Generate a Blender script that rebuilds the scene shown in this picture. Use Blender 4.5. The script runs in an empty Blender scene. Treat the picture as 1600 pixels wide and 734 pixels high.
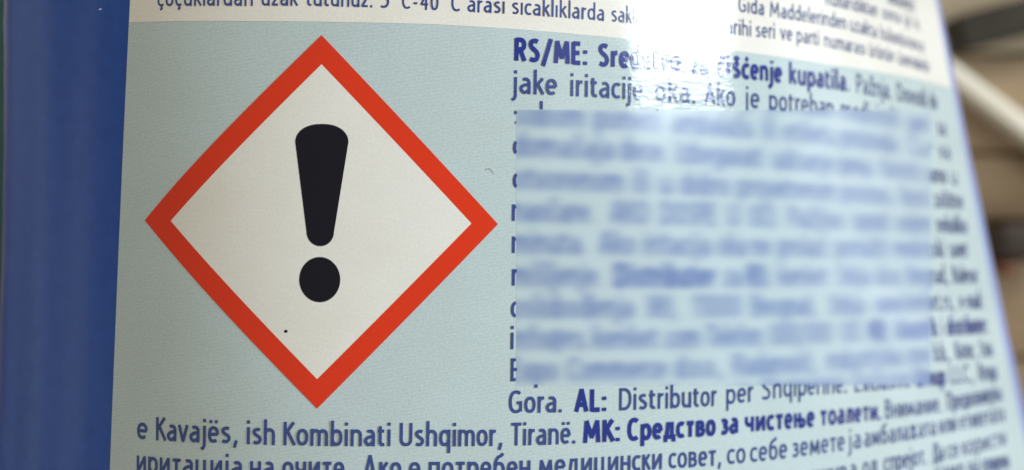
import bpy, math, random
import numpy as np
from mathutils import Vector

random.seed(4)
rng = np.random.default_rng(11)
U = 4.4e-5            # metres per print unit (50 units = one line pitch = 2.2 mm)
F = 2642.67           # focal length expressed in photo pixels (1600 wide)
ZF = 5250.0           # distance camera -> floor in print units
scene = bpy.context.scene
COL = scene.collection

# ------------------------------------------------------------------ camera
cam = bpy.data.objects.new('camera', bpy.data.cameras.new('camera'))
COL.objects.link(cam)
cam.location = (0, 0, ZF * U)
cam.data.sensor_width = 36.0
cam.data.lens = F / 1600 * 36.0
cam.data.clip_start = 0.005
cam.data.clip_end = 20
cam.data.dof.use_dof = True
cam.data.dof.focus_distance = 2625 * U
cam.data.dof.aperture_fstop = 25.0
cam.data.dof.aperture_blades = 0
scene.camera = cam

# ------------------------------------------------------------------ light
world = bpy.data.worlds.new('World')
scene.world = world
world.use_nodes = True
world.node_tree.nodes['Background'].inputs[0].default_value = (1.0, 0.91, 0.74, 1)
world.node_tree.nodes['Background'].inputs[1].default_value = 0.325


def area(name, loc, target, sx, sy, energy, color):
    l = bpy.data.lights.new(name, 'AREA')
    l.shape = 'RECTANGLE'
    l.size, l.size_y = sx, sy
    l.energy = energy
    l.color = color
    o = bpy.data.objects.new(name, l)
    COL.objects.link(o)
    o.location = loc
    d = Vector(target) - Vector(loc)
    o.rotation_euler = d.to_track_quat('-Z', 'Y').to_euler()
    return o


# window to the right of the bottle (its mirror image is the white glare), lamp above
area('window_light', (1.15, 0.229, 0.477), (0.01, 0.01, 0.106), 0.185, 0.50, 15.5, (0.80, 0.90, 1.0))
area('ceiling_lamp', (0.25, 0.9, 1.3), (0.0, 0.0, 0.08), 0.5, 0.5, 6.5, (1.0, 0.95, 0.86))
area('right_fill_light', (1.1, 0.55, 0.9), (0.0, 0.0, 0.08), 0.9, 0.9, 2.5, (0.86, 0.93, 1.0))  # added soft fill that brightens the right side, no source seen
area('left_rim_fill', (-0.9, 0.1, 0.053), (0.0, 0.1, 0.053), 1.2, 0.10, 0.55, (0.90, 0.93, 1.0))  # added low light, placed to put a pale band on the left rim
scene.view_settings.view_transform = 'Standard'
scene.view_settings.look = 'None'
scene.view_settings.exposure = 0.0
scene.view_settings.gamma = 1.0
scene.cycles.max_bounces = 6
scene.cycles.use_denoising = True


# ------------------------------------------------------------------ materials
def mat(name):
    m = bpy.data.materials.new(name)
    m.use_nodes = True
    nt = m.node_tree
    return m, nt, nt.nodes['Principled BSDF']


def node(nt, t, **kw):
    n = nt.nodes.new(t)
    for k, v in kw.items():
        if k.startswith('i_'):
            n.inputs[k[2:].replace('_', ' ')].default_value = v
        else:
            setattr(n, k, v)
    return n


def mixc(nt, a, b, fac=None, blend='MIX', f=0.5):
    m = node(nt, 'ShaderNodeMix', data_type='RGBA', blend_type=blend)
    m.inputs[0].default_value = f
    for i, s in ((6, a), (7, b)):
        if isinstance(s, (tuple, list)):
            m.inputs[i].default_value = (*s, 1)
        else:
            nt.links.new(s, m.inputs[i])
    if fac is not None:
        nt.links.new(fac, m.inputs[0])
    return m.outputs[2]


def ramp(nt, src, p0, p1, c0=(0, 0, 0), c1=(1, 1, 1)):
    r = node(nt, 'ShaderNodeValToRGB')
    r.color_ramp.elements[0].position = p0
    r.color_ramp.elements[1].position = p1
    r.color_ramp.elements[0].color = (*c0, 1)
    r.color_ramp.elements[1].color = (*c1, 1)
    nt.links.new(src, r.inputs[0])
    return r.outputs[0]


def label_bump(nt, bsdf, bump=True):
    """film relief shared by the label and everything printed on it (uv = print coordinates / 1000)"""
    uv = node(nt, 'ShaderNodeUVMap', uv_map='print')
    mp = node(nt, 'ShaderNodeMapping')
    mp.inputs['Scale'].default_value = (0.75, 1.9, 1)
    mp.inputs['Rotation'].default_value = (0, 0, math.radians(-8))
    nt.links.new(uv.outputs[0], mp.inputs[0])
    n1 = node(nt, 'ShaderNodeTexNoise', i_Scale=70.0, i_Detail=3.0, i_Roughness=0.55)
    nt.links.new(mp.outputs[0], n1.inputs['Vector'])
    n2 = node(nt, 'ShaderNodeTexNoise', i_Scale=14.0, i_Detail=2.0)
    nt.links.new(mp.outputs[0], n2.inputs['Vector'])
    b1 = node(nt, 'ShaderNodeBump', i_Strength=LB[0], i_Distance=0.00006)
    nt.links.new(n1.outputs[0], b1.inputs['Height'])
    b2 = node(nt, 'ShaderNodeBump', i_Strength=LB[1], i_Distance=0.0002)
    nt.links.new(n2.outputs[0], b2.inputs['Height'])
    nt.links.new(b1.outputs[0], b2.inputs['Normal'])
    if bump:
        nt.links.new(b2.outputs[0], bsdf.inputs['Normal'])
    return uv, mp


LB = (0.16, 0.075)


def print_material(name, col, grain=0.12, screen=None, rough=0.10, warm=None, spec=0.5, attr=None, bump=True):
    """ink on glossy film.  screen = colour of the fine printing screen that tints the area"""
    m, nt, b = mat(name)
    uv, mp = label_bump(nt, b, bump)
    c = col
    if screen is not None:
        mp2 = node(nt, 'ShaderNodeMapping')
        mp2.inputs['Rotation'].default_value = (0, 0, math.radians(9))
        nt.links.new(uv.outputs[0], mp2.inputs[0])
        w = node(nt, 'ShaderNodeTexWave', wave_type='BANDS', bands_direction='Y', i_Scale=58.0, i_Distortion=1.8,
                 i_Detail=2.0)
        w.inputs['Detail Scale'].default_value = 3.0
        nt.links.new(mp2.outputs[0], w.inputs['Vector'])
        c = mixc(nt, col, screen, ramp(nt, w.outputs['Fac'], 0.1, 0.9))
    n = node(nt, 'ShaderNodeTexNoise', i_Scale=260.0, i_Detail=2.0)
    nt.links.new(uv.outputs[0], n.inputs['Vector'])
    g = ramp(nt, n.outputs[0], 0.3, 0.7, (1 - grain,) * 3, (1, 1, 1))
    c = mixc(nt, c, g, blend='MULTIPLY', f=1.0)
    n3 = node(nt, 'ShaderNodeTexNoise', i_Scale=9.0, i_Detail=4.0)
    nt.links.new(uv.outputs[0], n3.inputs['Vector'])
    c = mixc(nt, c, ramp(nt, n3.outputs[0], 0.3, 0.7, (0.955, 0.95, 0.93), (1, 1, 1)), blend='MULTIPLY', f=1.0)
    if attr is not None:
        a = node(nt, 'ShaderNodeAttribute', attribute_name='ink')
        c = mixc(nt, c, attr, a.outputs['Fac'])
    nt.links.new(c, b.inputs['Base Color'])
    b.inputs['Roughness'].default_value = rough
    b.inputs['Specular IOR Level'].default_value = spec
    return m


CY = (0.485, 0.59, 0.605)
CY2 = (0.515, 0.62, 0.635)
WH = (0.79, 0.775, 0.72)
INK = (0.045, 0.078, 0.265)
M_label = print_material('pale_cyan_print', CY, 0.13, CY2)
M_white = print_material('cream_white_print', WH, 0.09)
M_field = print_material('white_print', (0.76, 0.76, 0.715), 0.08)
M_red = print_material('red_print', (0.70, 0.036, 0.008), 0.08)
M_black = print_material('black_print', (0.007, 0.007, 0.014), 0.10, spec=0.3)
M_ink = print_material('blue_ink', INK, 0.25)
M_bold = print_material('deep_blue_ink', (0.018, 0.036, 0.25), 0.20)
M_privacy_blur = print_material('privacy_blur', (0.46, 0.57, 0.61), 0.0, attr=(0.115, 0.175, 0.40), bump=False, rough=0.13)  # imitates a privacy blur over the text, not real smearing
M_rim_light = print_material('painted_rim_light', (0.27, 0.34, 0.62), 0.05)  # light on the plastic's right edge put into the colour

m, nt, b = mat('blue_plastic')
tc = node(nt, 'ShaderNodeTexCoord')
n = node(nt, 'ShaderNodeTexNoise', i_Scale=900.0, i_Detail=3.0)
nt.links.new(tc.outputs['Object'], n.inputs['Vector'])
c = mixc(nt, (0.012, 0.066, 0.33), (0.018, 0.080, 0.37), ramp(nt, n.outputs[0], 0.3, 0.7))
nt.links.new(c, b.inputs['Base Color'])
bp = node(nt, 'ShaderNodeBump', i_Strength=0.12, i_Distance=0.00005)
nt.links.new(n.outputs[0], bp.inputs['Height'])
nt.links.new(bp.outputs[0], b.inputs['Normal'])
b.inputs['Roughness'].default_value = 0.30
b.inputs['Specular IOR Level'].default_value = 0.38
M_blue = m


def plain(name, c0, c1, scale=120.0, rough=0.5, stretch=(1, 1, 1)):
    m, nt, b = mat(name)
    tc = node(nt, 'ShaderNodeTexCoord')
    mp = node(nt, 'ShaderNodeMapping')
    mp.inputs['Scale'].default_value = stretch
    nt.links.new(tc.outputs['Object'], mp.inputs[0])
    n = node(nt, 'ShaderNodeTexNoise', i_Scale=scale, i_Detail=5.0)
    nt.links.new(mp.outputs[0], n.inputs['Vector'])
    nt.links.new(mixc(nt, c0, c1, ramp(nt, n.outputs[0], 0.3, 0.7)), b.inputs['Base Color'])
    b.inputs['Roughness'].default_value = rough
    return m


# ------------------------------------------------------------------ bottle surface
# s runs round the front of the bottle, v down its height; fitted so that print lies where the photo shows it
PF = [-297.6774761, -20.2999958, -0.0057242928, 0.0141011862, -0.0609518052]
KN = np.array([-380, -190, 0, 190, 380, 570, 760, 950, 1140., 1330.])
KAP = np.array([1.2108, 2.2718, 1.1108, 0.6604, 0.8059, 0.8568, 0.8142, 0.3818, 0.4145, 0.1078]) * 1e-3
KVV = np.array([-1.23997, 0.51484, 0.21913, -0.09967, -0.10745, -0.06965, 0.01052, -0.1504, -0.35193, 0.14218]) * 1e-3
SS = np.arange(-1160, 2400.1, 4.0)
DS = 4.0
VV = np.arange(-760, 761, 40.0)


def sl(v):  # left label edge in s
    return -333.5 - 29.65 * v / 500


def se(v):  # right label edge in s
    return 1607.6 + 105.98 * v / 500 + 88


def kap_rows():
    K = np.zeros((len(VV), len(SS)))
    for j, v in enumerate(VV):
        vc = max(-520, min(520, v))
        k = np.interp(SS, KN, KAP) + vc / 500 * np.interp(SS, KN, KVV)
        e = se(vc) + 14
        k = np.where(SS > e, 1 / 170.0, k)
        l = -385.0 - 29.65 * vc / 500
        # left of the label: flatter face, shallow flute, then the rounded rim
        t = l - SS
        kl = 0.0006 + 0.0017 * np.cos(t / 22.0) * (t < 207) + np.where(t > 230, 1 / 95.0, 0)
        k = np.where(SS < l, kl, k)
        K[j] = k
    return K


_K = kap_rows()
_i0 = int(round(-SS[0] / DS))
_TH = (np.cumsum(_K, 1) - _K / 2) * DS
_TH -= _TH[:, _i0:_i0 + 1]
_X = np.cumsum(np.cos(_TH), 1) * DS
_Z = np.cumsum(np.sin(_TH), 1) * DS
_X -= _X[:, _i0:_i0 + 1]
_Z -= _Z[:, _i0:_i0 + 1]


def _rot():
    pi_, ro, ya = PF[2:5]
    cp, sp, cr, sr, cy, sy = math.cos(pi_), math.sin(pi_), math.cos(ro), math.sin(ro), math.cos(ya), math.sin(ya)
    Rx = np.array([[1, 0, 0], [0, cp, -sp], [0, sp, cp]])
    Rz = np.array([[cr, -sr, 0], [sr, cr, 0], [0, 0, 1]])
    Ry = np.array([[cy, 0, sy], [0, 1, 0], [-sy, 0, cy]])
    return Rz @ Rx @ Ry


ROT = _rot()


def bil(A, s, v):
    a = np.clip((s - SS[0]) / DS, 0, len(SS) - 1.001)
    b = np.clip((v - VV[0]) / 40.0, 0, len(VV) - 1.001)
    i = a.astype(int)
    j = b.astype(int)
    a = a - i
    b = b - j
    return (A[j, i] * (1 - a) + A[j, i + 1] * a) * (1 - b) + (A[j + 1, i] * (1 - a) + A[j + 1, i + 1] * a) * b


def toworld(x, y, z):
    P = np.stack([x, y, z], -1) @ ROT.T + np.array([PF[0], PF[1], 2600.0])
    return np.stack([P[..., 0] * U, -P[..., 1] * U, (ZF - P[..., 2]) * U], -1)


def surf(s, v, off=0.0):
    """world position on the bottle, off = print units outwards"""
    s = np.asarray(s, float)
    v = np.asarray(v, float)
    th = bil(_TH, s, v)
    return toworld(bil(_X, s, v) + off * np.sin(th), v, bil(_Z, s, v) - off * np.cos(th))


def normals(s, v):
    e = 3.0
    du = surf(s + e, v) - surf(s - e, v)
    dv = surf(s, v + e) - surf(s, v - e)
    n = np.cross(dv, du)
    return n / np.linalg.norm(n, axis=-1, keepdims=True)


def px(P):
    d = ZF * U - P[..., 2]
    return np.stack([800 + F * P[..., 0] / d, 367 - F * P[..., 1] / d], -1)


def inv(pts):
    """print coordinates of traced points on the label"""
    pts = np.asarray(pts, float)
    s = np.clip((pts[:, 0] - 502) * 1.0, -420, 1650)
    s = np.where(s > 300, 300 + (s - 300) * 1.55, s)
    v = pts[:, 1] - 346
    for _ in range(60):
        p = px(surf(s, v))
        Js = (px(surf(s + 1, v)) - px(surf(s - 1, v))) / 2
        Jv = (px(surf(s, v + 1)) - px(surf(s, v - 1))) / 2
        r = pts - p
        det = Js[:, 0] * Jv[:, 1] - Js[:, 1] * Jv[:, 0]
        det = np.where(np.abs(det) < 0.02, 0.02, det)
        s = s + np.clip((r[:, 0] * Jv[:, 1] - r[:, 1] * Jv[:, 0]) / det, -60, 60)
        v = v + np.clip((-r[:, 0] * Js[:, 1] + r[:, 1] * Js[:, 0]) / det, -60, 60)
        s = np.clip(s, -700, 1790)
    return s, v


def link(name, me, material, parent=None, smooth=True):
    me.materials.append(material)
    o = bpy.data.objects.new(name, me)
    COL.objects.link(o)
    if parent is not None:
        o.parent = parent
        o.matrix_parent_inverse = parent.matrix_world.inverted()
    if smooth:
        me.shade_smooth()
    return o


def sheet(name, S, V, faces, off, material, parent, ink=None):
    """a printed or film layer: vertices given in print coordinates"""
    S = np.asarray(S, float)
    V = np.asarray(V, float)
    co = surf(S, V, off)
    me = bpy.data.meshes.new(name)
    me.from_pydata(co.tolist(), [], faces)
    uv = me.uv_layers.new(name='print')
    li = np.empty(len(me.loops), np.int32)
    me.loops.foreach_get('vertex_index', li)
    uv.data.foreach_set('uv', np.stack([S[li] / 1000 + 1, V[li] / 1000 + 1], -1).ravel().astype(np.float32))
    if ink is not None:
        a = me.attributes.new('ink', 'FLOAT', 'POINT')
        a.data.foreach_set('value', np.asarray(ink, np.float32).ravel())
    o = link(name, me, material, parent)
    me.normals_split_custom_set_from_vertices(normals(S, V).tolist())
    return o


def gridfaces(nu, nv):
    # orientation: facing outwards (checked: u to the right, v down)
    return [(j * nu + i, (j + 1) * nu + i, (j + 1) * nu + i + 1, j * nu + i + 1) for j in range(nv - 1) for i in range(nu - 1)]


# ------------------------------------------------------------------ setting: floor of planks
floor = bpy.data.objects.new('floor', None)


def box(name, x0, x1, y0, y1, z0, z1, material, parent=None, bev=0.0, rz=0.0, seg=3):
    import bmesh
    bm = bmesh.new()
    bmesh.ops.create_cube(bm, size=1)
    bmesh.ops.scale(bm, vec=(x1 - x0, y1 - y0, z1 - z0), verts=bm.verts)
    if bev:
        bmesh.ops.bevel(bm, geom=bm.edges[:], offset=bev, segments=seg, affect='EDGES', profile=0.5)
    me = bpy.data.meshes.new(name)
    bm.to_mesh(me)
    bm.free()
    o = link(name, me, material, parent)
    o.location = ((x0 + x1) / 2, (y0 + y1) / 2, (z0 + z1) / 2)
    o.rotation_euler.z = rz
    me.shade_flat() if not bev else None
    return o


def fx(p, z=ZF):  # metres on the plane at camera distance z (print units)
    return (p - 800) / F * z * U


def fy(p, z=ZF):
    return -(p - 367) / F * z * U


base_me = bpy.data.meshes.new('floor')
base_me.from_pydata([(-1.2, -1.0, -0.006), (1.2, -1.0, -0.006), (1.2, 1.0, -0.006), (-1.2, 1.0, -0.006)], [], [(0, 1, 2, 3)])
floor = link('floor', base_me, plain('joint_dust', (0.05, 0.035, 0.022), (0.08, 0.06, 0.04)), None, False)
floor['kind'] = 'structure'
M_w = [plain('oak_plank', (0.43, 0.32, 0.20), (0.52, 0.39, 0.25), 60, 0.45, (1, 9, 1)),
       plain('brown_oak_plank', (0.32, 0.235, 0.145), (0.40, 0.295, 0.185), 60, 0.45, (1, 9, 1)),
       plain('pale_oak_plank', (0.62, 0.53, 0.39), (0.70, 0.60, 0.45), 60, 0.45, (1, 9, 1))]
# plank edges as photo rows at the right-hand side
rows = [(-520, -330, 0), (-330, -140, 1), (-140, 84, 2), (84, 240, 0), (240, 345, 1), (345, 560, 0), (560, 760, 1), (760, 960, 0), (960, 1180, 1)]
for k, (a, c_, mi) in enumerate(rows):
    y1, y0 = fy(a), fy(c_)
    for (xa, xb) in ((-0.75, fx(300 + 137 * (k % 3))), (fx(300 + 137 * (k % 3)), 0.75)):
        box('plank', xa + 0.0002, xb - 0.0002, y0 + 0.0002, y1 - 0.0002, -0.006, 0.0, M_w[mi], floor, bev=0.0005, seg=1)

# ------------------------------------------------------------------ bottle
bottle = bpy.data.objects.new('spray_bottle', None)
COL.objects.link(bottle)
bc = surf(np.array([300.0]), np.array([0.0]))[0]
bottle.location = (float(bc[0]), float(bc[1]), 0.0)
bpy.context.view_layer.update()
bottle['label'] = 'blue plastic cleaner bottle lying face up with a pale warning label'
bottle['category'] = 'bottle'


def body():
    VR = np.concatenate([[-745, -738, -725, -700], np.arange(-660, 661, 30.0), [700, 725, 738, 745]])
    sr = np.concatenate([np.arange(-1000, 1600, 8.0), np.arange(1600, 2000, 6.0)])
    verts = []
    n = None
    for v in VR:
        th = bil(_TH, SS, np.full_like(SS, v))
        iR = np.argmax(th > math.radians(128))
        iL = len(th) - 1 - np.argmax(th[::-1] < math.radians(-118))
        sL_, sR_ = SS[iL], SS[iR]
        # fixed count along the front, dense enough for the tight edges
        cuts = [sL_, -520, -395, sl(max(-520, min(520, v))), se(max(-520, min(520, v))), sR_]
        cnt = [40, 30, 10, 190, 50]
        sf = np.concatenate([np.linspace(cuts[i], cuts[i + 1], cnt[i], endpoint=False) for i in range(5)] + [[sR_]])
        X = bil(_X, sf, np.full_like(sf, v))
        Z = bil(_Z, sf, np.full_like(sf, v))
        thL, thR = th[iL], th[iR]
        t = np.linspace(0, 1, 42)[1:-1]
        p0 = np.array([X[-1], Z[-1]])
        p3 = np.array([X[0], Z[0]])
        zb = 5150 - 2600  # rear face height in local depth
        L_ = 700.0
        p1 = p0 + np.array([math.cos(thR), math.sin(thR)]) * L_
        p2 = p3 - np.array([math.cos(thL), math.sin(thL)]) * L_
        B = ((1 - t) ** 3)[:, None] * p0 + (3 * (1 - t) ** 2 * t)[:, None] * p1 + (3 * (1 - t) * t ** 2)[:, None] * p2 + (t ** 3)[:, None] * p3
        X = np.concatenate([X, B[:, 0]])
        Z = np.concatenate([Z, B[:, 1]])
        a = min(1.0, (745.01 - abs(v)) / 45.0)
        k = 1 - 45 * (1 - math.sqrt(max(0, 1 - (1 - a) ** 2))) / 900.0
        cx, cz = 300.0, 900.0
        X = cx + (X - cx) * k
        Z = cz + (Z - cz) * k
        verts.append(toworld(X, np.full_like(X, v), Z))
        n = len(X)
    co = np.concatenate(verts)
    nr = len(VR)
    f = []
    for j in range(nr - 1):
        for i in range(n):
            i2 = (i + 1) % n
            f.append((j * n + i, (j + 1) * n + i, (j + 1) * n + i2, j * n + i2))
    f.append(tuple(range(n)))
    f.append(tuple((nr - 1) * n + i for i in range(n))[::-1])
    return co, f


co, f = body()
print('silhouette', [(v, round(float(px(surf(SS, np.full_like(SS, v)))[:, 0][:700].min()), 1), round(float(px(surf(SS, np.full_like(SS, v)))[:, 0][:720].max()), 1)) for v in (-330, 0, 330)])
print('bottle z range', co[:, 2].min(), co[:, 2].max(), 'x', co[:, 0].min(), co[:, 0].max())
me = bpy.data.meshes.new('body')
me.from_pydata(co.tolist(), [], f)
bodyo = link('body', me, M_blue, bottle)

# label film
nu, nv = 220, 80
vg = np.linspace(-660, 620, nv)
tu = np.linspace(0, 1, nu)
vcl = np.clip(vg, -520, 520)
Sg = sl(vcl)[:, None] * (1 - tu) + se(vcl)[:, None] * tu
Vg = np.repeat(vg[:, None], nu, 1)
S = Sg.ravel()
V = Vg.ravel()
faces = gridfaces(nu, nv)
off = np.full(nu * nv, 1.6)
# rolled-down rim so the film has a real edge
rim = list(range(0, nu)) + [j * nu + nu - 1 for j in range(1, nv)] + [(nv - 1) * nu + i for i in range(nu - 2, -1, -1)] + [j * nu for j in range(nv - 2, 0, -1)]
S2 = np.concatenate([S, S[rim]])
V2 = np.concatenate([V, V[rim]])
off2 = np.concatenate([off, np.full(len(rim), -0.5)])
N0 = nu * nv
for i in range(len(rim)):
    i2 = (i + 1) % len(rim)
    faces.append((rim[i2], rim[i], N0 + i, N0 + i2))
label = sheet('label', S2, V2, faces, off2, M_label, bottle)
label['label'] = 'pale cyan printed film label'


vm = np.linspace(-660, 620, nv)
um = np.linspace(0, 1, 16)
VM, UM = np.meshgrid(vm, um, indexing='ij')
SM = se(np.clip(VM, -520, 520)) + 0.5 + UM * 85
sheet('rim_light_strip', SM.ravel(), VM.ravel(), gridfaces(16, nv), 1.2, M_rim_light, label)  # added pale strip, painted as the lit edge of the blue plastic


# strip above the traced boundary is cream white
BD = [(205, 36), (386, 34), (550, 35.5), (686, 39), (800, 46), (930, 57), (1050, 69), (1160, 82), (1297, 102), (1437, 125)]
bs, bv_ = inv(BD)
nu2, nv2 = 200, 24
vt = np.linspace(0, 1, nv2)
top = -650.0
Sw, Vw = [], []
for j in range(nv2):
    for i in range(nu2):
        u = tu2 = i / (nu2 - 1)
        # the lower border follows the traced line
        s0 = sl(-306) + 1 + (se(-306) - sl(-306) - 2) * u
        vb = float(np.interp(s0, bs, bv_))
        v = top + (vb - top) * vt[j]
        vq = max(-520, min(520, v))
        Sw.append(sl(vq) + 1 + (se(vq) - sl(vq) - 2) * u)
        Vw.append(v)
sheet('cream_panel', Sw, Vw, gridfaces(nu2, nv2), 2.0, M_white, label)


# ------------------------------------------------------------------ hazard pictogram
def quadpatch(c0, c1, c2, c3, n, off, material, name, nn=None):
    """patch between four corners in photo order: c0-c1 top edge, c3-c2 bottom edge"""
    nn = nn or n
    s, v = inv([c0, c1, c2, c3])
    P = np.stack([s, v], -1)
    a = np.linspace(0, 1, n)
    b = np.linspace(0, 1, nn)
    A, B = np.meshgrid(a, b)
    Q = (P[0] * ((1 - A) * (1 - B))[..., None] + P[1] * (A * (1 - B))[..., None] + P[2] * (A * B)[..., None] + P[3] * ((1 - A) * B)[..., None])
    return Q.reshape(-1, 2), gridfaces(n, nn)


OT, OR_, OB, OL = (502.5, 55.5), (777.5, 350), (495.5, 637.5), (227.5, 344)
IT, IR, IB, IL = (502.5, 101), (736, 349), (495.5, 591.5), (268, 345)
Q = []
FQ = []
for (a, b_, c_, d_) in ((OT, OR_, IR, IT), (OR_, OB, IB, IR), (OB, OL, IL, IB), (OL, OT, IT, IL)):
    q, ff = quadpatch(a, b_, c_, d_, 40, 0, None, '', 4)
    o_ = sum(len(x) for x in Q)
    Q.append(q)
    FQ += [tuple(i + o_ for i in t) for t in ff]
Q = np.concatenate(Q)


def cons(Q, fs):
    """make every face point outwards"""
    out = []
    for t in fs:
        p = Q[list(t)]
        a = sum(p[i][0] * p[(i + 1) % len(p)][1] - p[(i + 1) % len(p)][0] * p[i][1] for i in range(len(p)))
        out.append(t if a < 0 else t[::-1])
    return out


sheet('red_border', Q[:, 0], Q[:, 1], cons(Q, FQ), 2.2, M_red, label)
q, ff = quadpatch(IL, IT, IR, IB, 40, 0, None, '')
sheet('white_field', q[:, 0], q[:, 1], cons(q, ff), 2.2, M_field, label)


def fan(name, pts, off, material, rings=5):
    s, v = inv(pts)
    P = np.stack([s, v], -1)
    c = P.mean(0)
    n = len(P)
    vs = [c[None]]
    for r in range(1, rings + 1):
        vs.append(c + (P - c) * r / rings)
    vs = np.concatenate(vs)
    fs = [(0, 1 + i, 1 + (i + 1) % n) for i in range(n)]
    for r in range(1, rings):
        a, b_ = 1 + (r - 1) * n, 1 + r * n
        fs += [(a + i, b_ + i, b_ + (i + 1) % n, a + (i + 1) % n) for i in range(n)]
    return sheet(name, vs[:, 0], vs[:, 1], cons(vs, fs), off, material, label)


# exclamation mark: tapering stroke with a domed head and a rounded foot
pts = []
for k in range(25):  # head, left to right
    a = math.pi * (1 - k / 24)
    ca, sa = math.cos(a), math.sin(a)
    pts.append((503 + 41.5 * math.copysign(abs(ca) ** 0.86, ca), 222 - 28 * abs(sa) ** 1.0))
for k in range(17):  # foot, right to left
    a = math.pi * k / 16
    pts.append((500.5 + 21.5 * math.cos(a), 362 + 22.5 * math.sin(a)))
fan('exclamation_stroke', pts, 2.5, M_black)
fan('exclamation_dot', [(499.7 + 32 * math.cos(a), 436.5 + 35.3 * math.sin(a)) for a in np.linspace(0, 2 * math.pi, 40, endpoint=False)],
    2.5, M_black)
fan('print_speck', [(447 + 3 * math.cos(a), 517 + 2.4 * math.sin(a)) for a in np.linspace(0, 2 * math.pi, 9, endpoint=False)], 2.5, M_black, 1)


# ------------------------------------------------------------------ condensed lettering drawn stroke by stroke
def arc(cx, cy, rx, ry, a0, a1, n=12, e=0.86):
    out = []
    for k in range(n + 1):
        a = math.radians(a0 + (a1 - a0) * k / n)
        c, s = math.cos(a), math.sin(a)
        out.append((cx + rx * math.copysign(abs(c) ** e, c), cy + ry * math.copysign(abs(s) ** e, s)))
    return out


def cat(p, n=5):
    out = []
    P = [p[0]] + list(p) + [p[-1]]
    for i in range(1, len(P) - 2):
        for k in range(n):
            t = k / n
            q = []
            for d in (0, 1):
                a, b, c, e = P[i - 1][d], P[i][d], P[i + 1][d], P[i + 2][d]
                q.append(0.5 * (2 * b + (c - a) * t + (2 * a - 5 * b + 4 * c - e) * t * t + (3 * b - a - 3 * c + e) * t ** 3))
            out.append(tuple(q))
    out.append(tuple(p[-1]))
    return out


X1, X0 = 23.4, 2.6      # centre lines of x-height and baseline curves
C1, AS, DE = 33.6, 38.0, -9.5
ring = lambda x0, x1, y0=X0, y1=X1: arc((x0 + x1) / 2, (y0 + y1) / 2, (x1 - x0) / 2, (y1 - y0) / 2, 0, 360, 22)
G = {}


def g(ch, w, *strokes):
    G[ch] = (w, [list(s) for s in strokes])


arch = lambda x0, x1, b=0: arc((x0 + x1) / 2, 16, (x1 - x0) / 2, X1 - 16, 180, 0, 10) + [(x1, b)]
g('n', 12, [(0, 0), (0, 26)], arch(0, 12)); g('h', 12, [(0, 0), (0, AS + 1)], arch(0, 12))
g('m', 21, [(0, 0), (0, 26)], arch(0, 10.5), arch(10.5, 21))
g('u', 12, [(0, 26)] + arc(6, 10, 6, 7.4, 180, 360, 10), [(12, 26), (12, 0)])
g('r', 7, [(0, 0), (0, 26)], arc(6.5, 15, 6.5, X1 - 15, 180, 85, 6))
g('o', 12.5, ring(0, 12.5)); g('e', 12, [(0, 13.2), (12, 13.2)], arc(6, 13, 6, 10.4, 0, 312, 20))
g('c', 10, arc(6.5, 13, 6.5, 10.4, 52, 308, 16))
g('a', 11.2, [(11.2, 0), (11.2, 16)] + arc(6, 16.4, 5.2, 7, 0, 128, 8), cat([(11.2, 14.6), (5.5, 14.2), (0.6, 11), (0.2, 6.5), (3.5, 2.6), (7.5, 3.4), (11.2, 7.5)]))
g('s', 10, cat([(9.6, 22.2), (6, 23.4), (1.8, 21.6), (0.9, 18), (4.4, 14.4), (8.8, 11.2), (10, 7.2), (7.8, 3.3), (4, 2.6), (0.2, 3.9)]))
g('b', 12.5, [(0, 0), (0, AS + 1)], arc(6.2, 13, 6.3, 10.4, 165, -165, 18)); g('p', 12.5, [(0, DE - 1), (0, 26)], arc(6.2, 13, 6.3, 10.4, 165, -165, 18))
g('d', 12.5, [(12.5, 0), (12.5, AS + 1)], arc(6.3, 13, 6.3, 10.4, 15, 345, 18)); g('q', 12.5, [(12.5, DE - 1), (12.5, 26)], arc(6.3, 13, 6.3, 10.4, 15, 345, 18))
g('g', 12.5, [(12.5, 26), (12.5, -3)] + arc(6.5, -3, 6, 6, 0, -130, 7), arc(6.3, 13, 6.3, 10.4, 15, 345, 18))
g('ı', 0, [(0, 0), (0, 26)]); g('i', 0, [(0, 0), (0, 26)], [(0, 31.5), (0, 36.5)])
g('ȷ', 2, [(2, 26), (2, -4), (0.5, -8), (-3, -10)]); g('j', 2, [(2, 26), (2, -4), (0.5, -8), (-3, -10)], [(2, 31.5), (2, 36.5)])
g('l', 0, [(0, 0), (0, AS + 1)]); g('k', 11, [(0, 0), (0, AS + 1)], [(10.5, 25.5), (1.5, 13.5)], [(3.8, 15.5), (11.5, 0.5)])
g('t', 8, [(2.5, 31), (2.5, 8)] + arc(7, 8, 4.5, 5.4, 180, 290, 6), [(-1, X1), (8.5, X1)])
g('f', 7, [(2.5, 0), (2.5, 30)] + arc(7.5, 30, 5, 6.5, 180, 85, 6), [(-1, X1), (7.5, X1)])
g('v', 13, [(0, 26), (6.5, 1), (13, 26)]); g('w', 19, [(0, 26), (4.7, 1), (9.5, 25), (14.3, 1), (19, 26)])
g('x', 12, [(0, 26), (12, 0)], [(12, 26), (0, 0)]); g('y', 13, [(0, 26), (6.8, 1)], [(13, 26), (6.5, -2), (4, -8), (0, -9.6)])
g('z', 10.5, [(0.5, X1), (10.5, X1), (0.3, X0), (11, X0)])
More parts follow.
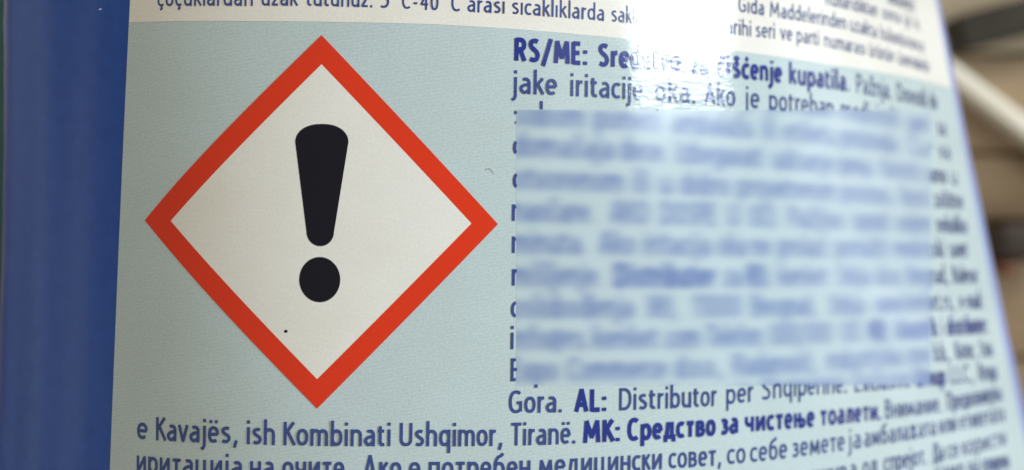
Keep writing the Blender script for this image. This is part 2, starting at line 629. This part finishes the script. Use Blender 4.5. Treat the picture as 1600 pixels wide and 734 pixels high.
# capitals
g('R', 13, [(0, 0), (0, 36)], [(0, C1), (6, C1)] + arc(6, 26, 6.5, C1 - 26, 85, -85, 10) + [(0, 18.4)], [(6, 18.4), (13.5, 0)])
g('S', 13, cat([(12.4, 31.8), (8, 33.6), (2.6, 31.8), (0.8, 27), (3.6, 21.8), (9.5, 17), (12.6, 11), (10.6, 4.6), (6, 2.6), (0, 4.4)]))
g('/', 13, [(0, -6), (13, 38)]); g('M', 21, [(0, 0), (2, 34.5), (10.5, 9), (19, 34.5), (21, 0)])
g('E', 11, [(0, 0), (0, 36)], [(0, C1), (11.5, C1)], [(0, 18.6), (10.5, 18.6)], [(0, X0), (12, X0)])
g('A', 16, [(0, 0), (8, 35.5), (16, 0)], [(3, 11.5), (13, 11.5)]); g('L', 11, [(0, 36), (0, 0)], [(0, X0), (12, X0)])
g('D', 15.5, [(0, 0), (0, 36)], [(0, C1), (5, C1)] + arc(5, 18, 10.5, C1 - 18, 85, -85, 16) + [(0, X0)])
g('G', 15.5, arc(8.5, 18, 8.5, 15.6, 50, 300, 18) + [(15.5, 5), (15.5, 16.5), (9.5, 16.5)]); g('C', 13.5, arc(8.5, 18, 8.5, 15.6, 52, 308, 18))
g('O', 17, arc(8.5, 18, 8.5, 15.6, 0, 360, 26)); g('K', 13, [(0, 0), (0, 36)], [(12.5, 35.5), (1.5, 19)], [(3.6, 21.5), (14, 0.5)])
g('T', 15, [(7.5, 0), (7.5, 36)], [(-0.5, C1), (15.5, C1)]); g('U', 14.5, [(0, 36)] + arc(7.2, 11, 7.2, 8.4, 180, 360, 12) + [(14.5, 36)])
g('P', 12.5, [(0, 0), (0, 36)], [(0, C1), (5.5, C1)] + arc(5.5, 25, 7, C1 - 25, 85, -85, 10) + [(0, 16.4)])
g('B', 12.5, [(0, 0), (0, 36)], [(0, C1), (5, C1)] + arc(5, 26.5, 6.3, C1 - 26.5, 85, -85, 10) + [(0, 19.4)], [(5, 19.4)] + arc(5, 11, 7.5, 8.4, 85, -85, 10) + [(0, X0)])
g('V', 16, [(0, 36), (8, 1), (16, 36)]); g('N', 15.5, [(0, 0), (0, 36)], [(0.6, 34.5), (15, 1.5)], [(15.5, 0), (15.5, 36)])
g('I', 0, [(0, 0), (0, 36)]); g('H', 15, [(0, 0), (0, 36)], [(15, 0), (15, 36)], [(0, 18.6), (15, 18.6)])
g('Z', 14, [(0.5, C1), (14, C1), (0.3, X0), (14.5, X0)])
# figures and marks
g('5', 11.5, [(11, C1), (2, C1), (1, 20.5)], cat([(1, 20.5), (6, 21.5), (11, 18), (11.8, 11), (9, 4.4), (4.5, 2.6), (0, 3.6)]))
g('4', 13, [(10, 0), (10, 35), (0, 11.5), (14, 11.5)]); g('0', 12.5, arc(6.2, 18, 6.2, 15.6, 0, 360, 24)); g('1', 6, [(0, 29), (6, 34.5), (6, 0)])
g('3', 11.5, cat([(0.5, 32), (6, 33.6), (10.8, 30), (10, 23), (4, 19)]), cat([(4, 19), (10.5, 16), (11.8, 9.5), (8.5, 3.6), (4, 2.6), (0, 4)]))
g('8', 12, arc(6, 26.3, 5.4, 7.3, 0, 360, 18), arc(6, 10.8, 6.4, 8.2, 0, 360, 18)); g('2', 12, cat([(0.5, 31), (5, 33.6), (10.8, 31), (11, 24), (6, 13), (0.5, X0)]), [(0.5, X0), (12.5, X0)])
g('°', 7, arc(3.5, 31, 3.5, 3.8, 0, 360, 12)); g('-', 8, [(0, 13), (8, 13)])
g('.', 0, [(0, 0), (0, 5)]); g(',', 3, [(2.8, 5), (0, -6)]); g(':', 0, [(0, 0), (0, 5.6)], [(0, 18), (0, 23.6)])
g('@', 22, arc(11, 13, 11, 14, 300, -20, 24), arc(11, 13, 5, 6, 0, 360, 14))
# Cyrillic
g('и', 12.5, [(0, 26), (0, 0)], [(0.6, 2), (12, 24)], [(12.5, 26), (12.5, 0)]); g('п', 12, [(0, 0), (0, 26)], [(0, X1), (12, X1)], [(12, 26), (12, 0)])
g('н', 12, [(0, 0), (0, 26)], [(0, 13.3), (12, 13.3)], [(12, 26), (12, 0)]); g('т', 12, [(6, 0), (6, 26)], [(-0.5, X1), (12.5, X1)])
g('ц', 14, [(0, 26), (0, X0), (15, X0), (15, -6)], [(11.5, 26), (11.5, 0)]); g('ч', 11.5, [(0, 26), (0, 17), (2.5, 12.5), (7, 11.5), (11.5, 13.5)], [(11.5, 26), (11.5, 0)])
g('к', 10.5, [(0, 0), (0, 26)], [(10, 25.5), (1.5, 13.5)], [(3.4, 15.5), (11, 0.5)]); g('м', 17, [(0, 0), (1.6, 24.5), (8.5, 5), (15.4, 24.5), (17, 0)])
g('б', 12.5, ring(0, 12.5, X0, 22.5), cat([(0, 12), (0.5, 24), (4, 31.5), (9, 34.5), (12, 38)])); g('в', 11, [(0, 0), (0, 26)], [(0, X1), (5, X1)] + arc(5, 18.6, 4.8, 4.8, 85, -85, 8) + [(0, 13.8)], [(5, 13.8)] + arc(5, 8.2, 6, 5.6, 85, -85, 8) + [(0, X0)])
g('д', 14, [(0, -6), (0, X0), (15, X0), (15, -6)], [(2, X0), (4.5, X1), (12, X1), (12, X0)]); g('л', 12.5, [(0, 1.5), (2.5, 4), (4.3, X1), (12.5, X1)], [(12.5, 26), (12.5, 0)])
g('з', 10, cat([(0.5, 21.8), (5, 23.4), (9, 21), (8.5, 16.5), (3.5, 13.6)]), cat([(3.5, 13.6), (9, 11.8), (10, 6.8), (7, 3), (3.5, 2.6), (0, 4)]))
g('ж', 17, [(8.5, 0), (8.5, 26)], [(0.5, 26), (8, 13.5), (16.5, 26)], [(0, 0), (8, 13.5), (17, 0)]); g('г', 9, [(0, 0), (0, 26)], [(0, X1), (9.5, X1)])
g('ш', 19, [(0, 26), (0, X0), (19, X0), (19, 26)], [(9.5, 26), (9.5, X0)]); g('њ', 20, [(0, 0), (0, 26)], [(0, 14), (10, 14)], [(10, 26), (10, 0)], [(10, 14), (15, 14)] + arc(15, 8.3, 5, 5.7, 85, -85, 8) + [(10, X0)])
g('П', 14.5, [(0, 0), (0, 36)], [(0, C1), (14.5, C1)], [(14.5, 36), (14.5, 0)]); g('Д', 17, [(0, -7), (0, X0), (18, X0), (18, -7)], [(2, X0), (6, C1), (15, C1), (15, X0)])
for a_, b_ in zip('аеосрјухАКМСВ', 'aeocpjyxAKMCB'):
    G[a_] = G[b_]


def accent(ch, base, *strokes, cx=None):
    w, st = G[base]
    G[ch] = (w, st + [list(s) for s in strokes])


accent('č', 'c', [(2.5, 36), (6.3, 30.5), (10, 36)]); accent('Č', 'C', [(4, 45), (8, 39.5), (12, 45)]); accent('ć', 'c', [(5.5, 30.5), (9, 37)])
accent('š', 's', [(1.8, 36), (5.3, 30.5), (9, 36)]); accent('ž', 'z', [(2, 36), (5.5, 30.5), (9, 36)]); accent('ë', 'e', [(2, 30.5), (2, 35)], [(10, 30.5), (10, 35)])
accent('ü', 'u', [(2, 30.5), (2, 35)], [(10, 30.5), (10, 35)]); accent('ç', 'c', [(6.5, 1), (7.5, -4), (4.5, -7.5)]); accent('đ', 'd', [(6, 32), (15.5, 32)])
accent('ş', 's', [(5.5, 1), (6.5, -4), (3.5, -7.5)])


TR = {'r': 2.2, 'v': 1.8, 'y': 1.8, 'k': 1.6, 'K': 1.8, 'A': 1.2, 'T': 2.6, 'L': 1.8, 'c': 1.2, 'ć': 1.2, 'č': 1.2, 't': 1.0, 'т': 1.6, 'к': 1.6, 'з': .6, 'ч': 0, 'с': 1.2, 'w': 1.8, 'z': .8,
      'а': 0, 'o': .8, 'о': .8, 'e': .8, 'е': .8, 'ë': .8, 'P': 1.5, '/': 1, 'у': 1.6, 'G': 0, 's': .6, 'р': .6, 'p': .6, 'b': .6, 'D': .6, 'г': 2, 'ј': 0}
TL = {'v': 1.8, 'y': 1.6, 'j': 1.2, 'ј': 1.2, 't': 1.2, 'т': 1.4, 'w': 1.8, 'T': 1.0, 'A': 1.0, 'o': .8, 'о': .8, 'e': .8, 'е': .8, 'ë': .8, 'c': .8, 'с': .8, 'č': .8, 'ć': .8,
      'd': .6, 'q': .6, 'a': .6, 'а': .6, 's': .6, 'л': 1.0, 'д': .4, '/': 1, 'G': 0, 'z': .8, 'у': 1.6, 'з': .6}


def layout(text, bold):
    sw = 7.6 if bold else 4.9
    x = 0.0
    out = []
    gap = 3.6 if not bold else 3.2
    for ch in text:
        if ch == ' ':
            x += 10
            continue
        w, st = G[ch]
        if bold:
            w = w * 1.06 + 1.0
        k = (w / G[ch][0]) if G[ch][0] else 1
        x += sw / 2 - TL.get(ch, 0)
        for s in st:
            out.append([(x + p[0] * k, p[1]) for p in s])
        x += w + sw / 2 + gap - TR.get(ch, 0)
    return out, x - gap, sw


def split_corners(strokes, hw):
    out = []
    for st in strokes:
        P = np.array(st, float)
        cut = [0]
        for i in range(1, len(P) - 1):
            a, b_ = P[i] - P[i - 1], P[i + 1] - P[i]
            d = float(a @ b_) / (np.linalg.norm(a) * np.linalg.norm(b_) + 1e-9)
            if d < 0.45:
                cut.append(i)
        cut.append(len(P) - 1)
        for a, b_ in zip(cut[:-1], cut[1:]):
            q = P[a:b_ + 1].copy()
            for end, other, c in ((0, 1, a), (-1, -2, b_)):
                if 0 < c < len(P) - 1 and len(q) > 1:
                    u, w = P[c] - P[c - 1], P[c + 1] - P[c]
                    d = float(u @ w) / (np.linalg.norm(u) * np.linalg.norm(w) + 1e-9)
                    t_ = q[end] - q[other]
                    q[end] = q[end] + t_ / (np.linalg.norm(t_) + 1e-9) * hw * (0.95 if d > -0.3 else 0.35)
            out.append(q)
    return out


def ribbons(strokes, hw, S, V, Fc, O, base, clip=False):
    strokes = split_corners(strokes, hw)
    """turn polylines (print units, already placed) into quad strips with mitred joins"""
    for lv, st in enumerate(strokes):
        P = np.array(st, float)
        if len(P) >= 2:
            D = [P[:1]]
            for i in range(len(P) - 1):
                m_ = max(1, int(np.hypot(*(P[i + 1] - P[i])) / 2.5)) if clip else 1
                D.append(P[i] + (P[i + 1] - P[i]) * (np.arange(1, m_ + 1) / m_)[:, None])
            P = np.concatenate(D)
        if len(P) < 2:
            continue
        closed = np.hypot(*(P[0] - P[-1])) < 0.05 and len(P) > 4
        T = np.gradient(P, axis=0)
        seg = np.diff(P, axis=0)
        seg = seg / (np.linalg.norm(seg, axis=1, keepdims=True) + 1e-9)
        n = len(P)
        N = np.zeros((n, 2))
        for i in range(n):
            if closed and i in (0, n - 1):
                a, b_ = seg[-1], seg[0]
            else:
                a, b_ = seg[max(0, i - 1)], seg[min(n - 2, i)]
            t = a + b_
            L = np.linalg.norm(t)
            t = t / L if L > 1e-6 else a
            m_ = 1 / max(0.5, float(np.dot(t, a)))
            N[i] = np.array([-t[1], t[0]]) * m_
        A = P + N * hw
        B = P - N * hw
        i0 = len(S)
        for i in range(n):
            S += [A[i][0], B[i][0]]
            V += [A[i][1], B[i][1]]
            O += [base + 0.09 * (lv % 9)] * 2
        for i in range(n - 1):
            q = (i0 + 2 * i, i0 + 2 * i + 1, i0 + 2 * i + 3, i0 + 2 * i + 2)
            Fc.append(q)


def col_s(x, v):
    """s at which the row v of the print crosses photo column x"""
    s = np.linspace(-420, 1760, 800)
    p = px(surf(s, np.full_like(s, v)))
    i = int(np.argmax(p[:, 0]))
    return float(np.interp(x, p[:i + 1, 0], s[:i + 1]))


BAS = {}


def baseline(key, v, pts):
    s, vv = inv(pts)
    BAS[key] = (v, s, vv)


def bl(key, s):
    v0, a, b_ = BAS[key]
    if len(a) == 0:
        return np.full_like(s, v0)
    # smooth correction of an even line by the traced points
    i = np.argsort(a)
    return v0 + np.interp(s, a[i], (b_ - v0)[i]) * 0.85


def place(key, words, scale=1.0):
    """words: (text, bold, x0, x1) -> strokes in print coordinates"""
    out = []
    for (t, bold, x0, x1) in words:
        st, w, sw = layout(t, bold)
        v0 = BAS[key][0]
        s0, s1 = col_s(x0, v0), col_s(x1, v0)
        k = (s1 - s0) / w
        res = []
        for poly in st:
            P = np.array(poly)
            sx = s0 + P[:, 0] * k
            if bold:
                y = P[:, 1] * 0.985
            else:
                y = P[:, 1]
            vy = bl(key, sx) - y * scale
            res.append(np.stack([sx, vy], -1))
        out.append((res, sw * scale / 2 * min(1.0, max(0.72, k ** 0.5)), bold))
    return out


L = {1: [(805, 95), (915, 102), (1131, 120), (1198, 127), (1325, 143), (1388, 155), (1447, 168)],
     2: [(815, 147), (900, 151), (1000, 157), (1185, 170), (1477, 213)], 3: [(804, 195), (1485, 250)],
     4: [(806, 243), (1495, 289)], 5: [(806, 295), (1504, 327)], 6: [(804, 345), (1510, 365)], 7: [(803, 395), (1511, 402)],
     8: [(803, 446), (1527, 442)], 9: [(801, 496), (1534, 482)], 10: [(800, 545), (1542, 520)], 11: [(800, 595), (1549, 556)],
     12: [(798, 645), (1112, 634), (1230, 618), (1557, 592)],
     13: [(224, 685), (357, 691), (429, 694), (607, 696), (775, 696), (860, 694), (967, 688), (1112, 679), (1171, 673), (1270, 665), (1375, 655), (1469, 643), (1564, 624)],
     14: [(220, 737), (500, 746), (800, 745), (1030, 732), (1178, 721), (1335, 700), (1570, 655)], 15: [(1300, 753), (1572, 692)], 16: [(1519, 738), (1577, 728)]}
for k_, p_ in L.items():
    baseline(k_, -306.0 + 50 * k_, p_)
baseline('T0', -330.4, [(250, 11), (386, 10.5), (460, 10), (580, 12.5), (638, 15), (716, 19), (786, 22), (943, 34), (1171, 58), (1209, 61), (1278, 72), (1350, 87), (1395, 98), (1451, 114)])
baseline('T1', -370.0, [(1190, 25), (1320, 47), (1368, 60), (1443, 82)])
baseline('T2', -409.0, [(1288, 8), (1369, 27), (1405, 37), (1435, 48)])
baseline('T3', -447.0, [(1392, 8), (1428, 18)])

WORDS = {
    'T3': [('temizleyici', 0, 1385, 1428)],
    'T2': [('Kullandıktan', 0, 1288, 1369), ('sonra', 0, 1377, 1405), ('iyi', 0, 1411, 1422), ('k', 0, 1428, 1436)],
    'T1': [('Gıda', 0, 1152, 1192), ('Maddelerinden', 0, 1201, 1320), ('uzakta', 0, 1326, 1368), ('bulundurunuz', 0, 1374, 1443)],
    'T0': [('çoçuklardan', 0, 247, 396), ('uzak', 0, 409, 465), ('tutunuz.', 0, 479, 582), ('5', 0, 593, 608), ('°C-40', 0, 616, 685), ('°C', 0, 692, 719),
           ('arası', 0, 730, 788), ('sıcaklıklarda', 0, 799, 943), ('saklayınız.', 0, 954, 1050), ('Üretim'.replace('Ü', 'U'), 0, 1062, 1115), ('tarihi', 0, 1125, 1172), ('seri', 0, 1179, 1209),
           ('ve', 0, 1218, 1236), ('parti', 0, 1243, 1278), ('numarası', 0, 1286, 1350), ('ürünün', 0, 1356, 1395), ('üzerindedir', 0, 1402, 1451)],
    1: [('RS/ME:', 1, 803, 917), ('Sredstvo', 1, 933, 1062), ('za', 1, 1080, 1106), ('čišćenje', 1, 1120, 1220), ('kupatila.', 1, 1231, 1326),
        ('Pažnja.', 0, 1337, 1391), ('Dovodi', 0, 1401, 1447), ('do', 0, 1453, 1463)],
    2: [('jake', 0, 801, 869), ('iritacije', 0, 890, 1003), ('oka.', 0, 1023, 1085), ('Ako', 0, 1100, 1147), ('je', 0, 1163, 1185), ('potreban', 0, 1200, 1301), ('medicinski', 0, 1312, 1403),
        ('savet', 0, 1420, 1448), ('sa', 0, 1464, 1477)],
    3: [('sobom', 0, 802, 911), ('poneti', 0, 930, 1028), ('ambalažu', 0, 1050, 1172), ('ili', 0, 1191, 1209), ('etiketu', 0, 1225, 1303), ('proizvoda.', 0, 1315, 1401), ('Čuv', 0, 1420, 1456), ('va', 0, 1467, 1484)],
    4: [('domašaja', 0, 801, 956), ('dece.', 0, 969, 1039), ('Izbegavati', 0, 1057, 1189), ('udisanje', 0, 1207, 1299), ('spreja.', 0, 1309, 1362), ('Koristiti', 0, 1377, 1437), ('samo', 0, 1447, 1478), ('u', 0, 1485, 1495)],
    5: [('otvorenom', 0, 801, 972), ('ili', 0, 990, 1011), ('u', 0, 1030, 1047), ('dobro', 0, 1063, 1137), ('provetrenom', 0, 1153, 1303), ('prostoru.', 0, 1315, 1392), ('Nositi', 0, 1408, 1450), ('zaštitne', 0, 1459, 1504)],
    6: [('naočare.', 0, 799, 925), ('AKO', 0, 955, 1011), ('DOSPE', 0, 1033, 1116), ('U', 0, 1137, 1153), ('OČI:', 0, 1171, 1211), ('Pažljivo', 0, 1233, 1315), ('isprati', 0, 1332, 1386), ('vodom', 0, 1401, 1454), ('nekoliko', 0, 1463, 1510)],
    7: [('minuta.', 0, 799, 912), ('Ako', 0, 937, 989), ('iritacija', 0, 1006, 1107), ('oka', 0, 1122, 1163), ('ne', 0, 1176, 1200), ('prolazi:', 0, 1217, 1292), ('potražiti', 0, 1307, 1384), ('medicinski', 0, 1397, 1474), ('savet', 0, 1483, 1511)],
    8: [('mišljenje.', 0, 799, 937), ('Distributer', 1, 961, 1113), ('za', 0, 1131, 1156), ('RS:', 1, 1169, 1199), ('kenket', 0, 1217, 1290), ('Srbija', 0, 1308, 1356), ('d.o.o.', 0, 1369, 1408), ('Beograd,', 0, 1420, 1480), ('Bulevar', 0, 1488, 1527)],
    9: [('oslobođenja', 0, 798, 986), ('383,', 0, 1009, 1055), ('11000', 0, 1081, 1155), ('Beograd,', 0, 1175, 1272), ('Srbija', 0, 1295, 1348), ('www.kenket.rs,', 0, 1369, 1490), ('e-mail:', 0, 1499, 1534)],
    10: [('info@rs.', 0, 797, 917), ('kenket', 0, 927, 1025), ('.com', 0, 1035, 1091), ('Telefon:', 0, 1104, 1191), ('000/000', 0, 1204, 1297), ('00.', 0, 1315, 1346), ('ME:', 1, 1360, 1384), ('Uvoznik', 1, 1401, 1463), ('i', 0, 1469, 1473), ('distributer:', 1, 1479, 1542)],
    11: [('Expo'.replace('x', 'x'), 0, 797, 868), ('Commerce', 0, 886, 1038), ('d.o.o.,', 0, 1055, 1127), ('Radanovići,', 0, 1146, 1274), ('industrijska', 0, 1292, 1405), ('zona', 0, 1418, 1450), ('b.b.,', 0, 1459, 1482), ('Kotor,', 0, 1492, 1524), ('Crna', 0, 1531, 1549)],
    12: [('Gora.', 0, 794, 877), ('AL:', 1, 897, 947), ('Distributor', 0, 966, 1118), ('për', 0, 1133, 1175), ('Shqipërinë:', 0, 1188, 1321), ('Exclusive', 0, 1334, 1420), ('Group', 1, 1430, 1476), ('LLC,', 0, 1484, 1520), ('Rruga', 0, 1529, 1557)],
    13: [('e', 0, 216, 232), ('Kavajës,', 0, 245, 373), ('ish', 0, 386, 430), ('Kombinati', 0, 443, 610), ('Ushqimor,', 0, 624, 785), ('Tiranë.', 0, 797, 898), ('MK:', 1, 910, 968),
         ('Средство', 1, 979, 1116), ('за', 1, 1124, 1152), ('чистење', 1, 1162, 1271), ('тоалети.', 1, 1280, 1376), ('Внимание.', 0, 1382, 1470), ('Предизвикува', 0, 1479, 1564)],
    14: [('иритација', 0, 215, 379), ('на', 0, 391, 428), ('очите.', 0, 442, 546), ('Ако', 0, 567, 626), ('е', 0, 639, 656), ('потребен', 0, 669, 828), ('медицински', 0, 841, 1033), ('совет,', 0, 1044, 1126),
         ('со', 0, 1135, 1163), ('себе', 0, 1171, 1228), ('земете', 0, 1236, 1318), ('ја', 0, 1325, 1344), ('амбалажата', 0, 1349, 1461), ('или', 0, 1467, 1494), ('етикетата', 0, 1500, 1570)],
    15: [('вдишува', 0, 1222, 1337), ('од', 0, 1347, 1370), ('спрејот.', 0, 1380, 1447), ('Да', 0, 1457, 1474), ('се', 0, 1480, 1497), ('користи', 0, 1503, 1572)],
    16: [('само', 0, 1462, 1506), ('на', 0, 1514, 1530), ('отворено', 0, 1536, 1577)],
}
PR = (806.0, 1453.0, 172.0, 600.0)     # extent of the privacy blur as traced
allst = {}
for key, words in WORDS.items():
    sc_ = 0.73 if str(key)[0] == 'T' else 1.0
    pl = place(key, words, sc_)
    allst[key] = pl
    for (res, hw, bold) in pl:
        # lettering wholly under the privacy blur is not legible and is carried by the blurred patch
        keep = []
        for r in res:
            p = px(surf(r[:, 0], r[:, 1]))
            inside = (p[:, 0] > PR[0] + 6) & (p[:, 0] < PR[1] - 6) & (p[:, 1] > PR[2] + 6) & (p[:, 1] < PR[3] - 6)
            if not inside.all() and p[:, 1].min() < 760 and p[:, 1].max() > -25:
                keep.append(r)
        if keep:
            S, V, Fc, O = [], [], [], []
            pk = px(surf(*np.concatenate(keep).T))
            near = bool(((pk[:, 0] > PR[0] - 12) & (pk[:, 0] < PR[1] + 12) & (pk[:, 1] > PR[2] - 12) & (pk[:, 1] < PR[3] + 12)).any())
            ribbons(keep, hw, S, V, Fc, O, 2.5, near)
            if near:
                pk = px(surf(np.array(S), np.array(V)))
                Fc = [f_ for f_ in Fc if not (PR[0] < pk[list(f_), 0].mean() < PR[1] and PR[2] < pk[list(f_), 1].mean() < PR[3])]
                if not Fc:
                    continue
                used = sorted({i for f_ in Fc for i in f_})
                mp_ = {u: i for i, u in enumerate(used)}
                S, V, O = [S[u] for u in used], [V[u] for u in used], [O[u] for u in used]
                Fc = [tuple(mp_[i] for i in f_) for f_ in Fc]
            sheet('bold_word' if bold else 'printed_word', S, V, cons(np.stack([S, V], -1), Fc), np.array(O), M_bold if bold else M_ink, label)

# a tiny curved scratch in the print and a fleck of dust on the bare plastic
S, V, Fc, O = [], [], [], []
s_, v_ = inv([(757, 265), (764, 264), (768, 267), (770, 272)])
ribbons([np.stack([s_, v_], -1)], 0.28, S, V, Fc, O, 2.5)
sheet('scratch', S, V, cons(np.stack([S, V], -1), Fc), np.array(O), M_black, label)
a_ = np.linspace(0, 2 * math.pi, 9)[:-1]
s_, v_ = inv(np.stack([157 + 2.6 * np.cos(a_), 15 - 0.8 * np.cos(a_) + 1.2 * np.sin(a_)], -1))
sheet('dust_fleck', s_, v_, cons(np.stack([s_, v_], -1), [tuple(range(8))]), 0.5, M_field, bottle)

# ------------------------------------------------------------------ privacy blur rectangle: the words' strokes softened on an added patch
step = 2.5
gx = np.arange(PR[0] - 30, PR[1] + 30.1, step)
gy = np.arange(PR[2] - 30, PR[3] + 30.1, step)
ink = np.zeros((len(gy), len(gx)))
for key in (1, 2, 3, 4, 5, 6, 7, 8, 9, 10, 11, 12, 13):
    for (res, hw, bold) in allst[key]:
        for r in res:
            # resample stroke and splat it
            d = np.hypot(*np.diff(r, axis=0).T)
            n = max(2, int(d.sum() / 1.0))
            t = np.concatenate([[0], np.cumsum(d)])
            q = np.stack([np.interp(np.linspace(0, t[-1], n), t, r[:, i]) for i in (0, 1)], -1)
            p = px(surf(q[:, 0], q[:, 1]))
            e = px(surf(q[:, 0] + 1, q[:, 1]))
            fs = np.abs(e[:, 0] - p[:, 0])
            w = (t[-1] / n) * (2 * hw) * fs * (1.25 if bold else 1.0)
            a = (p[:, 0] - gx[0]) / step
            b_ = (p[:, 1] - gy[0]) / step
            ok = (a > 0) & (a < len(gx) - 2) & (b_ > 0) & (b_ < len(gy) - 2)
            a, b_, w = a[ok], b_[ok], w[ok]
            i = a.astype(int)
            j = b_.astype(int)
            fa = a - i
            fb = b_ - j
            for di, dj, ww in ((0, 0, (1 - fa) * (1 - fb)), (1, 0, fa * (1 - fb)), (0, 1, (1 - fa) * fb), (1, 1, fa * fb)):
                np.add.at(ink, (j + dj, i + di), w * ww / step ** 2)


def blur(A, sigx, sigy):
    return _b(_b(A, sigy, 0), sigx, 1)


def _b(A, sig, ax):
    r = int(3 * sig) + 1
    k = np.exp(-0.5 * (np.arange(-r, r + 1) / sig) ** 2)
    k /= k.sum()
    return np.apply_along_axis(lambda m_: np.convolve(m_, k, 'same'), ax, A)


ink = blur(ink, 8.0 / step, 5.2 / step)
i0, i1 = np.searchsorted(gx, PR[0]), np.searchsorted(gx, PR[1])
j0, j1 = np.searchsorted(gy, PR[2]), np.searchsorted(gy, PR[3])
sub = ink[j0:j1 + 1, i0:i1 + 1]
GX, GY = np.meshgrid(gx[i0:i1 + 1], gy[j0:j1 + 1])
s_, v_ = inv(np.stack([GX.ravel(), GY.ravel()], -1))
Q = np.stack([s_, v_], -1)
ff = gridfaces(sub.shape[1], sub.shape[0])
o = sheet('privacy_blur', s_, v_, cons(Q, ff[:1]) + ff[1:] if cons(Q, ff[:1])[0] == ff[0] else [t[::-1] for t in ff], 1.78, M_privacy_blur, label,
          ink=1 - np.exp(-1.75 * sub.ravel()))
o['label'] = 'privacy-blurred illegible rectangle of blue text'

# ------------------------------------------------------------------ blurred things on the floor beside the bottle
M_dark = plain('dark_grey_plastic', (0.042, 0.036, 0.027), (0.06, 0.05, 0.038), 200, 0.9)
M_cream = plain('cream_plastic', (0.84, 0.79, 0.66), (0.88, 0.83, 0.70), 200, 0.4)
M_dbrown = plain('dark_brown_plastic', (0.035, 0.024, 0.018), (0.05, 0.035, 0.026), 200, 0.5)
M_rust = plain('rust_orange_plastic', (0.15, 0.05, 0.022), (0.19, 0.065, 0.03), 200, 0.5)
M_peach = plain('peach_plastic', (0.80, 0.58, 0.36), (0.85, 0.64, 0.42), 200, 0.5)
M_green = plain('teal_fabric', (0.008, 0.035, 0.034), (0.014, 0.05, 0.046), 500, 0.9)


def tagt(o, lab, cat):
    o['label'] = lab
    o['category'] = cat


zt = ZF - 180   # top faces of the low things
w_, h_ = 240 / F * zt * U, 55 / F * zt * U
ang = math.radians(15)
ux, uy = math.cos(ang), math.sin(ang)
cx_, cy_ = fx(1500, zt) + ux * w_ / 2, fy(52, zt) + uy * w_ / 2
o = box('flat_box', -w_ / 2, w_ / 2, -h_ / 2, h_ / 2, 0, 180 * U, M_dark, None, bev=0.0008, rz=ang)
o.location = (cx_, cy_, 90 * U)
tagt(o, 'dark grey flat case on the planks at the upper right, out of focus', 'case')

# cream stick lying diagonally, with rounded section
a_ = Vector((fx(1455, zt + 60), fy(86, zt + 60)))
b_ = Vector((fx(1760, zt + 60), fy(316, zt + 60)))
Lk = (b_ - a_).length
o = box('cream_stick', -Lk / 2, Lk / 2, -17 / F * zt * U, 17 / F * zt * U, 0, 110 * U, M_cream, None, bev=0.0009, rz=math.atan2(b_.y - a_.y, b_.x - a_.x))
o.location = ((a_.x + b_.x) / 2, (a_.y + b_.y) / 2, 55 * U + 1e-5)
tagt(o, 'cream stick lying diagonally on the planks right of the bottle', 'stick')

dk = bpy.data.objects.new('lighter', None)
COL.objects.link(dk)
dk.location = (fx(1590), fy(385), 0)
bpy.context.view_layer.update()
o = box('casing', fx(1556, zt), fx(1640, zt), fy(408, zt), fy(346, zt), 0, 200 * U, M_dbrown, dk, bev=0.0011)
o.location = o.location - dk.location
o.matrix_parent_inverse.identity()
o = box('coloured_end', fx(1558, zt), fx(1592, zt), fy(430, zt), fy(408.4, zt), 0, 180 * U, M_rust, dk, bev=0.0008)
o.location = o.location - dk.location
o.matrix_parent_inverse.identity()
tagt(dk, 'dark brown block with a rusty orange end lying on the planks', 'lighter')

o = box('peach_block', fx(1592, zt), fx(1680, zt), fy(800, zt), fy(672, zt), 0, 150 * U, M_peach, None, bev=0.0011)
tagt(o, 'peach coloured block at the lower right corner behind the label edge', 'block')
o = box('teal_cloth', fx(-260), fx(45), fy(900), fy(-200), 0.0002, 0.0032, M_green, None, bev=0.0012)
tagt(o, 'dark teal folded cloth showing as a sliver left of the bottle', 'cloth')
